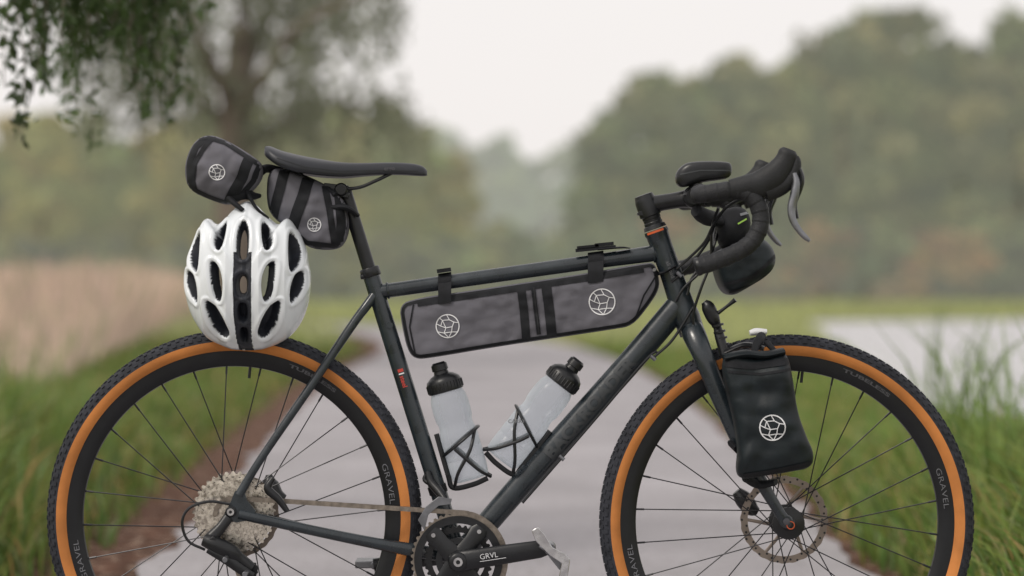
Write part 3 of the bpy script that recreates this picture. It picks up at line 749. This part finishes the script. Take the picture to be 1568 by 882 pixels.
for i in range(NR-1):
    for j in range(NT):
        l=(j+1)%NT
        if Hg[i,j] and Hg[i+1,l] and Hg[i,l] and Hg[i+1,j]: continue
        f=(i*NT+j,i*NT+l,(i+1)*NT+l,(i+1)*NT+j)
        if (Dg[i,j]+Dg[i+1,l])/2<-.6 or Sg[i,j]: fd_.append(f)
        else: fw.append(f)
rim1=[(X3[(NR-1)*NT+j],Y3[(NR-1)*NT+j],Z3[(NR-1)*NT+j]) for j in range(NT)]
allv=hv.tolist()
for (sc,dy) in((1.0,.010),(.97,.016),(.90,.012)):
    allv+=[(cx+(p[0]-cx)*sc,p[1]+dy,cz+(p[2]-cz)*sc) for p in rim1]
hm.v+= [tuple(p) for p in allv]
hm.f+=fw; hm.m+=[0]*len(fw); hm.f+=fd_; hm.m+=[1]*len(fd_)
base=[(NR-1)*NT,NR*NT,(NR+1)*NT,(NR+2)*NT]
for q in range(3):
    for j in range(NT):
        l=(j+1)%NT; hm.f.append((base[q]+j,base[q]+l,base[q+1]+l,base[q+1]+j)); hm.m.append(0 if q<1 else 1)
for u in(300,452):
    csweep(hm,[(u,380,-.035,.001,.006),(u+(376-u)*.3,440,-.02,.001,.006),(u+(376-u)*.5,500,-.03,.001,.006)],5,8,1)
hm.obj('bicycle_helmet',['white','eps'],None,sharp=50,recalc=False)

# ================================================================= SETTING
def mesh_np(name,V,Q,col,material,parent=None):
    me=bpy.data.meshes.new(name); V=np.asarray(V,np.float32); Q=np.asarray(Q,np.int32)
    me.vertices.add(len(V)); me.vertices.foreach_set('co',V.ravel())
    me.loops.add(Q.size); me.loops.foreach_set('vertex_index',Q.ravel())
    me.polygons.add(len(Q)); me.polygons.foreach_set('loop_start',np.arange(0,Q.size,4,dtype=np.int32)); me.polygons.foreach_set('loop_total',np.full(len(Q),4,np.int32))
    me.update(calc_edges=True)
    if col is not None:
        at=me.attributes.new('col','FLOAT_COLOR','POINT'); at.data.foreach_set('color',np.c_[col,np.ones(len(col))].astype(np.float32).ravel())
    me.materials.append(material)
    ob=bpy.data.objects.new(name,me); bpy.context.scene.collection.objects.link(ob)
    if parent: ob.parent=parent
    return ob
def folmat(name,transl=.35,haze=None):
    m,nt,b=newmat(name); N=nt.nodes; L=nt.links; N.remove(b)
    at=N.new('ShaderNodeAttribute'); at.attribute_name='col'
    df=N.new('ShaderNodeBsdfDiffuse'); L.new(at.outputs['Color'],df.inputs['Color'])
    tr=N.new('ShaderNodeBsdfTranslucent'); L.new(at.outputs['Color'],tr.inputs['Color'])
    ms=N.new('ShaderNodeMixShader'); ms.inputs[0].default_value=transl; L.new(df.outputs[0],ms.inputs[1]); L.new(tr.outputs[0],ms.inputs[2])
    gl=N.new('ShaderNodeBsdfGlossy'); gl.inputs['Roughness'].default_value=.5; gl.inputs['Color'].default_value=(.8,.85,.8,1)
    mg=N.new('ShaderNodeMixShader'); mg.inputs[0].default_value=.035; L.new(ms.outputs[0],mg.inputs[1]); L.new(gl.outputs[0],mg.inputs[2])
    last=mg.outputs[0]
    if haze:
        em=N.new('ShaderNodeEmission'); em.inputs['Color'].default_value=(*haze[0],1); em.inputs['Strength'].default_value=1  # distance haze put into the foliage as a constant emission
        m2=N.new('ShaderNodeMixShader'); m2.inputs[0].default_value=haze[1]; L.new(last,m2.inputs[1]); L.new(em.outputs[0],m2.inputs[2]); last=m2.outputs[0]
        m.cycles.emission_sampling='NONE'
    L.new(last,N['Material Output'].inputs['Surface']); return m
def blades(name,X,Y,H,Wd,lean,col,material,z0=-.006,coltop=1.25):
    n=len(X); a=rng.uniform(0,2*np.pi,n); la=rng.uniform(0,2*np.pi,n)
    ca,sa=np.cos(a)*Wd/2,np.sin(a)*Wd/2; lx,ly=np.cos(la)*lean*H,np.sin(la)*lean*H
    V=np.zeros((n,8,3)); hs=[0,.4,.75,1.0]; ls=[0,.16,.5,1.0]; ws=[1,.9,.6,.08]; C=np.zeros((n,8,3))
    for r in range(4):
        for s,sg in enumerate((-1,1)):
            V[:,r*2+s,0]=X+lx*ls[r]+sg*ca*ws[r]; V[:,r*2+s,1]=Y+ly*ls[r]+sg*sa*ws[r]; V[:,r*2+s,2]=z0+H*hs[r]*(1-.25*lean*ls[r])
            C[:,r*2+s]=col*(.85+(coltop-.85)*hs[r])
    b=np.arange(n)[:,None]*8
    Q=np.concatenate([b+np.array([[r*2,r*2+1,r*2+3,r*2+2]]) for r in range(3)],0)
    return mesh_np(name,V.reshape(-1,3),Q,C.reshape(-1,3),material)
def groundmat():
    m,nt,b=newmat('grassy_ground'); N=nt.nodes; L=nt.links
    g=N.new('ShaderNodeNewGeometry')
    n1=N.new('ShaderNodeTexNoise'); n1.inputs['Scale'].default_value=.12; n1.inputs['Detail'].default_value=5; L.new(g.outputs['Position'],n1.inputs['Vector'])
    n2=N.new('ShaderNodeTexNoise'); n2.inputs['Scale'].default_value=6; n2.inputs['Detail'].default_value=5; L.new(g.outputs['Position'],n2.inputs['Vector'])
    r=N.new('ShaderNodeValToRGB'); e=r.color_ramp.elements; e[0].position=.35; e[0].color=(.15,.20,.045,1); e[1].position=.65; e[1].color=(.34,.32,.10,1)
    L.new(n1.outputs['Fac'],r.inputs[0])
    mx=N.new('ShaderNodeMix'); mx.data_type='RGBA'; mx.blend_type='MULTIPLY'; mx.inputs[0].default_value=.5; L.new(r.outputs[0],mx.inputs[6]); L.new(n2.outputs['Fac'],mx.inputs[7])
    L.new(mx.outputs[2],b.inputs['Base Color']); b.inputs['Roughness'].default_value=.95; b.inputs['Specular IOR Level'].default_value=.1
    bp=N.new('ShaderNodeBump'); bp.inputs['Strength'].default_value=.6; bp.inputs['Distance'].default_value=.03; L.new(n2.outputs['Fac'],bp.inputs['Height']); L.new(bp.outputs[0],b.inputs['Normal'])
    return m
def sheet(name,left,right,z,material):
    n=len(left); V=[]
    for (x0,y0),(x1,y1) in zip(left,right): V+=[(x0,y0,z),(x1,y1,z)]
    Q=[(2*i,2*i+1,2*i+3,2*i+2) for i in range(n-1)]
    return mesh_np(name,V,Q,None,material)
mesh_np('ground',[(-900,-300,-.008),(900,-300,-.008),(900,1500,-.008),(-900,1500,-.008)],[(0,1,2,3)],None,groundmat())
ctrl=[(-6,-1.10,1.1),(0,-1.08,1.05),(6.5,-1.03,.98),(8.5,-1.09,1.03),(11.6,-1.22,1.10),(16,-1.40,1.20),(22,-1.58,1.22),(29,-1.6,1.02),(36,-2.0,.5),(44,-3.4,-.9),(55,-8,-5.0),(70,-18,-15)]
CT=cr(ctrl,20); PY=CT[:,0]-D0; PL=CT[:,1]; PR=CT[:,2]
PL=PL+np.array([.07*noise.noise(Vector((y*2.3,7,0)))+.04*noise.noise(Vector((y*7,9,0))) for y in PY]); PR=PR+np.array([.05*noise.noise(Vector((y*2.3,17,0)))+.03*noise.noise(Vector((y*7,19,0))) for y in PY])
pm=mat('path_concrete',(0.300,0.285,0.300),.85,0,.22,1.1,.5,60,speck=((.21,.20,.20),30,.58))
sheet('path',list(zip(PL,PY)),list(zip(PR,PY)),0,pm)
dm=mat('bare_soil',(0.085,0.044,0.030),.95,0,.6,9,1.0,40,spec=.1,speck=((.30,.22,.17),22,.58))
wob=np.array([.24+.16*noise.noise(Vector((y*1.3,0,0))) for y in PY])*np.clip(1.8-PY/25,0.2,1)
sheet('soil_verge',list(zip(PL-wob*3.0,PY)),list(zip(PL+.09,PY)),-.004,dm)
sheet('soil_verge.001',list(zip(PR-.06,PY)),list(zip(PR+wob*.5,PY)),-.004,dm)
wm,nt,b=newmat('lake_water'); N=nt.nodes;Lk=nt.links
b.inputs['Base Color'].default_value=(.58,.57,.60,1); b.inputs['Roughness'].default_value=.22  # pale sky reflection painted into the water's base colour
g=N.new('ShaderNodeNewGeometry'); nn=N.new('ShaderNodeTexNoise'); nn.inputs['Scale'].default_value=5; nn.inputs['Detail'].default_value=3; Lk.new(g.outputs['Position'],nn.inputs['Vector'])
bp=N.new('ShaderNodeBump'); bp.inputs['Strength'].default_value=1; bp.inputs['Distance'].default_value=.12; Lk.new(nn.outputs['Fac'],bp.inputs['Height']); Lk.new(bp.outputs[0],b.inputs['Normal'])
lake_x=lambda d: 2.15+(d-12.5)*.105
lk=[]
for d in np.linspace(12.5,60,40):
    t=(d-12.5)/47.5; xl=lake_x(d)+.5*noise.noise(Vector((d*.2,3,0)))+(2*(1-t*10)**2 if t<.1 else 0)+(60*(t-.9)**2*10 if t>.9 else 0)
    lk.append(((xl,d-D0),(70,d-D0)))
sheet('lake',[a_ for a_,_ in lk],[b_ for _,b_ in lk],-.004,wm)
gm=folmat('grass_blades',.45)
def pathx(d,arr): return np.interp(d-D0,PY,arr)
n=80000; d=5.0+ (34-5)*rng.random(n)**1.6; off=rng.random(n)**1.15
xe=pathx(d,PL)-.20; wmax=.212*d+2.0+xe; X=xe-off*np.maximum(wmax,1.2); dist=xe-X
H=np.clip(.08+dist*.50,.07,.44)*rng.uniform(.5,1.3,n)*(1+.15*np.sin(X*3)+.15*np.sin(d*2.1)); keep=rng.random(n)<np.clip(dist/.45+.03,0,1)
H=H*np.clip(1.45-d/16,.40,1)
gc=np.array([.135,.205,.048])*rng.uniform(.5,1.5,(n,1)); yl=rng.random(n)<.12; gc[yl]=np.array([.36,.30,.13])*rng.uniform(.7,1.2,(yl.sum(),1)); gc[:,0]*=rng.uniform(.8,1.4,n)
X,dK,H,gc=X[keep],d[keep],H[keep],gc[keep]
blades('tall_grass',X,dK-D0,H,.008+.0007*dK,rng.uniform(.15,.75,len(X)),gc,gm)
n=75000; d=5.0+(34-5)*rng.random(n)**1.6; off=rng.random(n)**1.1
xe=pathx(d,PR)+.04; X=xe+off*np.maximum(.212*d+1.8-xe,1.2); dist=X-xe
H=np.clip(.16+dist*.55,.12,.44)*rng.uniform(.5,1.35,n); keep=(rng.random(n)<np.clip(dist/.2+.15,0,1))&~((d>13)&(X>lake_x(d)+.15))
H=H*np.clip(1.75-d/8.0,.22,1)
gc=np.array([.145,.225,.050])*rng.uniform(.5,1.5,(n,1)); yl=rng.random(n)<.12; gc[yl]=np.array([.36,.32,.14]); gc[:,0]*=rng.uniform(.8,1.4,n)
X,dK,H,gc=X[keep],d[keep],H[keep],gc[keep]
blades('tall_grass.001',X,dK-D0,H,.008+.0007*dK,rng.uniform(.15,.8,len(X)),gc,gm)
n=430; d=rng.uniform(5.6,9.5,n); X=np.maximum(1.16+.02*d,.165*d+.05)+rng.random(n)**1.2*1.3
blades('reed_grass',X,d-D0,rng.uniform(.42,.84,n),rng.uniform(.008,.015,n),rng.uniform(.1,.75,n),np.array([.15,.23,.055])*rng.uniform(.6,1.5,(n,1)),gm)
n=330; d=rng.uniform(6.2,11,n); X=-(.16*d+.35)-rng.random(n)*1.4
blades('reed_grass.001',X,d-D0,rng.uniform(.38,.66,n),rng.uniform(.008,.014,n),rng.uniform(.1,.6,n),np.array([.15,.22,.055])*rng.uniform(.6,1.5,(n,1)),gm)
n=52000; d=15+60*rng.random(n)**1.1; X=-.115*d-1.2-rng.random(n)**1.1*(.15*d+6)
H=rng.uniform(.45,1.25,n)*np.clip((d-11)/16,.22,1); dc_=np.array([.58,.42,.31])*rng.uniform(.6,1.3,(n,1)); gr=rng.random(n)<np.clip(.6-(d-15)/14,.12,.6); dc_[gr]=np.array([.20,.23,.06])
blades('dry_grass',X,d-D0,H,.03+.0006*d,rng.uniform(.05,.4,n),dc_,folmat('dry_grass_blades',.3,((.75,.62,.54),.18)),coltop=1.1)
n=26000; d=rng.uniform(28,130,n); X=rng.uniform(-1,1,n)*(.22*d+6)
k_=(X>pathx(d,PR)+.5)|(X<pathx(d,PL)-.5)
k_&=~((d<61)&(X>lake_x(d)))
X,d=X[k_],d[k_]; n=len(X)
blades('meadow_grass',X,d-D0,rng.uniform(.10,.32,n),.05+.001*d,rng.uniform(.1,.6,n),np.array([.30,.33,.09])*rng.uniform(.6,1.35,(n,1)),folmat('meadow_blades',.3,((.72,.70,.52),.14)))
# ---- trees
def leafquads(C,size,col,asp=.6,droop=0):
    n=len(C); a=rng.normal(size=(n,3)); a/=np.linalg.norm(a,axis=1)[:,None]
    if droop: a=a*(1-droop)+np.array([0,0,-1])*droop; a/=np.linalg.norm(a,axis=1)[:,None]
    b=rng.normal(size=(n,3)); b-=a*(a*b).sum(1)[:,None]; b/=np.linalg.norm(b,axis=1)[:,None]
    s=np.asarray(size).reshape(-1,1)*np.ones((n,1)); a=a*s/2; b=b*s/2*asp
    V=np.stack([C-a,C-a*.1+b,C+a,C-a*.1-b],1).reshape(-1,3); Q=np.arange(n*4).reshape(n,4)
    return V,Q,np.repeat(col,4,0)
def crown(cx,cy,z0,z1,rad,ncl,per,size,base):
    Cs=[];Cl=[]
    for i in range(ncl):
        t=rng.random(); z=z0+(z1-z0)*t; prof=math.sin(math.pi*min(1,(t*.86+.12)))**.7
        a=rng.uniform(0,2*np.pi); r=rad*prof*math.sqrt(rng.random())*rng.uniform(.75,1.15)
        cr_=rad*rng.uniform(.16,.32); c=np.array([cx+r*math.cos(a),cy+r*math.sin(a),z])
        p=rng.normal(size=(per,3)); p/=np.linalg.norm(p,axis=1)[:,None]; p*= (rng.random((per,1))**.4)*cr_*np.array([1.15,1.15,.7])
        Cs.append(c+p); Cl.append(np.tile(base*rng.uniform(.35,1.75)*np.array([rng.uniform(.82,1.2),1,rng.uniform(.8,1.2)]),(per,1)))
    C=np.concatenate(Cs); col=np.concatenate(Cl)*rng.uniform(.8,1.2,(len(C),1))
    return leafquads(C,size*rng.uniform(.6,1.3,len(C)),col,.8)
def join(parts):
    V=[];Q=[];C=[];o=0
    for v,q,c in parts: V.append(v);Q.append(q+o);C.append(c);o+=len(v)
    return np.concatenate(V),np.concatenate(Q),np.concatenate(C)
bark=mat('tree_bark',(.17,.14,.115),.9,0,.35,6,.8,12)
M['bark']=bark
farbark,nt_,b_=newmat('hazy_bark'); b_.inputs['Base Color'].default_value=(.24,.21,.18,1); b_.inputs['Roughness'].default_value=.9  # distance haze painted in as a paler bark colour
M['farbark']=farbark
def treeline(name,sil,D,spacing_px,haze,base,rows=2,radk=1.0,leaf=.6,ncl=34,per=52):
    parts=[]; tk=MB(); us=[s[0] for s in sil]; vsil=[s[1] for s in sil]
    for row in range(rows):
        dd=D*(1+.13*row)
        u=us[0]+random.uniform(0,spacing_px*.5)
        while u<us[-1]:
            vt=np.interp(u,us,vsil)+ (random.uniform(-6,20) if row==0 else random.uniform(5,40))
            h=CH+(441-vt)*dd/F; x=(u-784)*dd/F; y=dd-D0+random.uniform(-4,4)
            rad=h*random.uniform(.24,.35)*radk
            bs=np.array(random.choice(base))
            parts.append(crown(x,y,h*.18,h,rad,ncl,per,leaf,bs))
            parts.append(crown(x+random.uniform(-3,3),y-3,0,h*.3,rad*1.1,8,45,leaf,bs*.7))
            tk.sweep([(x,y,-.1),(x+.2,y-1.5,h*.25),(x-.1,y-1,h*.6),(x,y,h*.8)],[.022*h,.018*h,.008*h,.004*h],8)
            u+=spacing_px*random.uniform(.7,1.2)
    V,Q,C=join(parts)
    root=empty(name)
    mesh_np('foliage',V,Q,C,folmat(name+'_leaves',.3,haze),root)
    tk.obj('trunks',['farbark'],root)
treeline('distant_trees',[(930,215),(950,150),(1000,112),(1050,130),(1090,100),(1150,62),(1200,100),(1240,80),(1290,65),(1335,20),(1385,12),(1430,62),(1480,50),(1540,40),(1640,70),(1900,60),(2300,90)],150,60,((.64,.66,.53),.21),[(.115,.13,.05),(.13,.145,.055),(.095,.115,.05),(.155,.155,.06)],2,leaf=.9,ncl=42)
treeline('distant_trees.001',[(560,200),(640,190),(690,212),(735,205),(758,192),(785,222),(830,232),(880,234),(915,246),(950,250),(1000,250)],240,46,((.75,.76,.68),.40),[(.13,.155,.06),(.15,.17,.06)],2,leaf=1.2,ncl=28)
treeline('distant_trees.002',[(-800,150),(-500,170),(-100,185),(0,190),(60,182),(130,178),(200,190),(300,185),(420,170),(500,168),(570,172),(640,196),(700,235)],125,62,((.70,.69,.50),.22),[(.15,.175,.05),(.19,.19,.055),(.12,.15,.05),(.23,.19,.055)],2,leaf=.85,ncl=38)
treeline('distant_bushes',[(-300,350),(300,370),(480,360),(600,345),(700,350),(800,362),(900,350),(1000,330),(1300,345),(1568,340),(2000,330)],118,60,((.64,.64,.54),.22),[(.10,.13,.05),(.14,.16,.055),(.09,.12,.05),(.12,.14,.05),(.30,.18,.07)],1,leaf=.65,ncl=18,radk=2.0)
def strands(starts,lens,step,size,base,sway=.12,jit=.03,asp=.3,droop=.5,m=3):
    Cs=[];col=[];lines=[]
    for p,l in zip(starts,lens):
        n=max(3,int(l/step)); t=np.linspace(0,1,n)[:,None]; dv=rng.normal(size=2)*sway
        q=np.array(p)+np.c_[dv[0]*t*l+.05*l*np.sin(t*5+rng.random()*6),dv[1]*t*l,-l*t]
        lines.append(q)
        qq=np.repeat(q,m,0)+rng.normal(size=(n*m,3))*jit
        Cs.append(qq); col.append(np.tile(np.array(base)*rng.uniform(.5,1.6),(n*m,1)))
    C=np.concatenate(Cs); c=np.concatenate(col)*rng.uniform(.75,1.25,(len(C),1))
    return leafquads(C,size*rng.uniform(.6,1.3,len(C)),c,asp,droop),lines
d=25.0; tx_=(362-784)*d/F; ty=d-D0; kx=d/F
def T(u,v,dy=0): return ((u-784)*kx,ty+dy,CH+(441-v)*kx)
root=empty('weeping_tree'); tk=MB()
tk.sweep(cr([T(372,566),T(364,480),T(360,300),T(362,200),T(366,120),T(372,40)],6),list(np.linspace(.24,.14,31)),14)
limbs=[[T(362,190),T(335,110,-.3),T(300,40,-.6),T(240,-60,-1),T(120,-90,-1.5)],[T(366,130),T(392,60,.2),T(420,-20,.3),T(520,-110,.2),T(620,-60,0)],[T(364,210),T(310,160,.6),T(230,90,1.2),T(150,10,1.6)],
 [T(366,120),T(372,20),T(350,-90,.4),T(330,-220,.5)],[T(363,180),T(420,120,-.8),T(480,60,-1.4),T(580,20,-1.8)],[T(361,240),T(420,190,.4),T(500,155,.8),T(600,150,1.0)]]
for l in limbs:
    c=cr(l,6); tk.sweep(c,list(np.linspace(.085,.015,len(c))),10)
tk.obj('trunk',['bark'],root)
starts=[];lens=[]
for l in limbs:
    c=cr(l,12)
    for i in range(18):
        p=c[rng.integers(6,len(c))]+rng.normal(size=3)*np.array([.3,.5,.15]); starts.append(p); lens.append(rng.uniform(.25,.9))
for u,v0,v1,sp_,nn in((135,-60,170,14,11),(170,-60,215,12,13),(205,-60,235,13,15),(240,-50,190,13,13),(272,-60,130,12,11),(300,-80,90,12,11),(318,90,190,14,11),(345,-80,75,14,10),(385,-80,60,12,9),(410,-60,95,13,12),(440,-60,150,12,13),(478,-60,100,14,12),(505,-60,130,10,12),(545,-60,110,13,12),(590,-60,80,13,11),(440,120,215,16,14),(480,135,235,16,16),(400,150,225,14,12),(530,145,190,18,15),(585,150,195,18,15),(628,165,212,12,12),(270,120,190,16,12),(100,-60,110,12,6)):
    for i in range(nn):
        starts.append(np.array(T(u+rng.normal()*sp_,v0+rng.normal()*12,rng.normal()*.5))); lens.append((v1-v0)*kx*rng.uniform(.55,1.05))
(lf,lines)=strands(starts,lens,.08,.11,(.085,.10,.045),.07,.05,.45,m=3)
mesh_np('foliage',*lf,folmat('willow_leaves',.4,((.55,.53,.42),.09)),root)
root=empty('weeping_tree.001'); tk=MB(); d1=6.6; k1=d1/F
def T1(u,v,dy=0): return ((u-784)*k1,d1-D0+dy,CH+(441-v)*k1)
tk.sweep(cr([(-2.9,3.2,-.1),(-2.85,3.1,1.0),(-2.7,2.9,2.2),(-2.5,2.6,3.0)],6),list(np.linspace(.19,.11,19)),14)
for l in ([(-2.75,2.95,1.9),(-2.2,2.6,2.35),T1(60,-260),T1(180,-200),T1(330,-130)],[(-2.6,2.8,2.6),(-2.0,2.3,2.9),T1(150,-420,.3),T1(420,-380,.3)],[(-2.75,2.95,1.9),(-2.1,2.4,2.2),T1(0,-120,.1),T1(120,-40,.2)]):
    c=cr(l,6); tk.sweep(c,list(np.linspace(.06,.010,len(c))),8)
tk.obj('trunk',['bark'],root)
starts=[];lens=[]
for u,v1,nn in((20,30,7),(45,115,3),(60,70,6),(80,215,3),(97,232,4),(110,150,4),(135,130,5),(160,100,6),(182,130,7),(205,155,6),(222,170,5),(240,100,6),(262,60,7),(290,20,6),(140,60,8),(90,30,8),(200,60,9),(50,10,7),(235,10,9)):
    for i in range(nn):
        v0=-230+rng.normal()*25; starts.append(np.array(T1(u+rng.normal()*9,v0,rng.normal()*.35))); lens.append((v1-v0)*k1*rng.uniform(.75,1.03))
(lf,lines)=strands(starts,lens,.022,.038,(.05,.085,.022),.03,.016,.40,m=3)
mesh_np('foliage',*lf,folmat('near_willow_leaves',.3),root)
tw=MB()
for q in lines: tw.sweep(q[::3] if len(q)>6 else q,.0016,5,cap=False)
tw.obj('twigs',['bark'],root,recalc=False)
# ================================================================= LIGHT, SKY, CAMERA
sc=bpy.context.scene
w=bpy.data.worlds.new('World'); sc.world=w; w.use_nodes=True; nt=w.node_tree; N=nt.nodes; L=nt.links; N.clear()
sundir=Vector((-.55,-.45,.80)).normalized()
sky=N.new('ShaderNodeTexSky'); sky.sky_type='NISHITA'; sky.sun_disc=False; sky.sun_elevation=math.asin(sundir.z); sky.sun_rotation=math.atan2(sundir.x,sundir.y)%(2*math.pi); sky.dust_density=4; sky.air_density=1.2
hs_=N.new('ShaderNodeHueSaturation'); hs_.inputs['Saturation'].default_value=.5; L.new(sky.outputs[0],hs_.inputs['Color'])
mx=N.new('ShaderNodeMix'); mx.data_type='RGBA'; mx.inputs[0].default_value=.82; mx.inputs[7].default_value=(10.6,10.1,9.85,1); L.new(hs_.outputs[0],mx.inputs[6])
bg=N.new('ShaderNodeBackground'); bg.inputs['Strength'].default_value=.1; L.new(mx.outputs[2],bg.inputs['Color'])
ow=N.new('ShaderNodeOutputWorld'); L.new(bg.outputs[0],ow.inputs['Surface'])
sl=bpy.data.lights.new('sun','SUN'); sl.energy=1.5; sl.angle=math.radians(12); sl.color=(1,.93,.84)
so=bpy.data.objects.new('sun',sl); sc.collection.objects.link(so); so.rotation_euler=(-sundir).to_track_quat('-Z','Y').to_euler()
cam=bpy.data.cameras.new('camera'); co=bpy.data.objects.new('camera',cam); sc.collection.objects.link(co); sc.camera=co
co.location=(0,-D0,CH); co.rotation_euler=(math.radians(90),0,0); cam.lens=85; cam.sensor_width=36; cam.clip_end=3000; cam.clip_start=.05
cam.dof.use_dof=True; cam.dof.focus_distance=D0-.04; cam.dof.aperture_fstop=2.0
sc.view_settings.view_transform='Standard'; sc.view_settings.look='None'; sc.view_settings.exposure=0
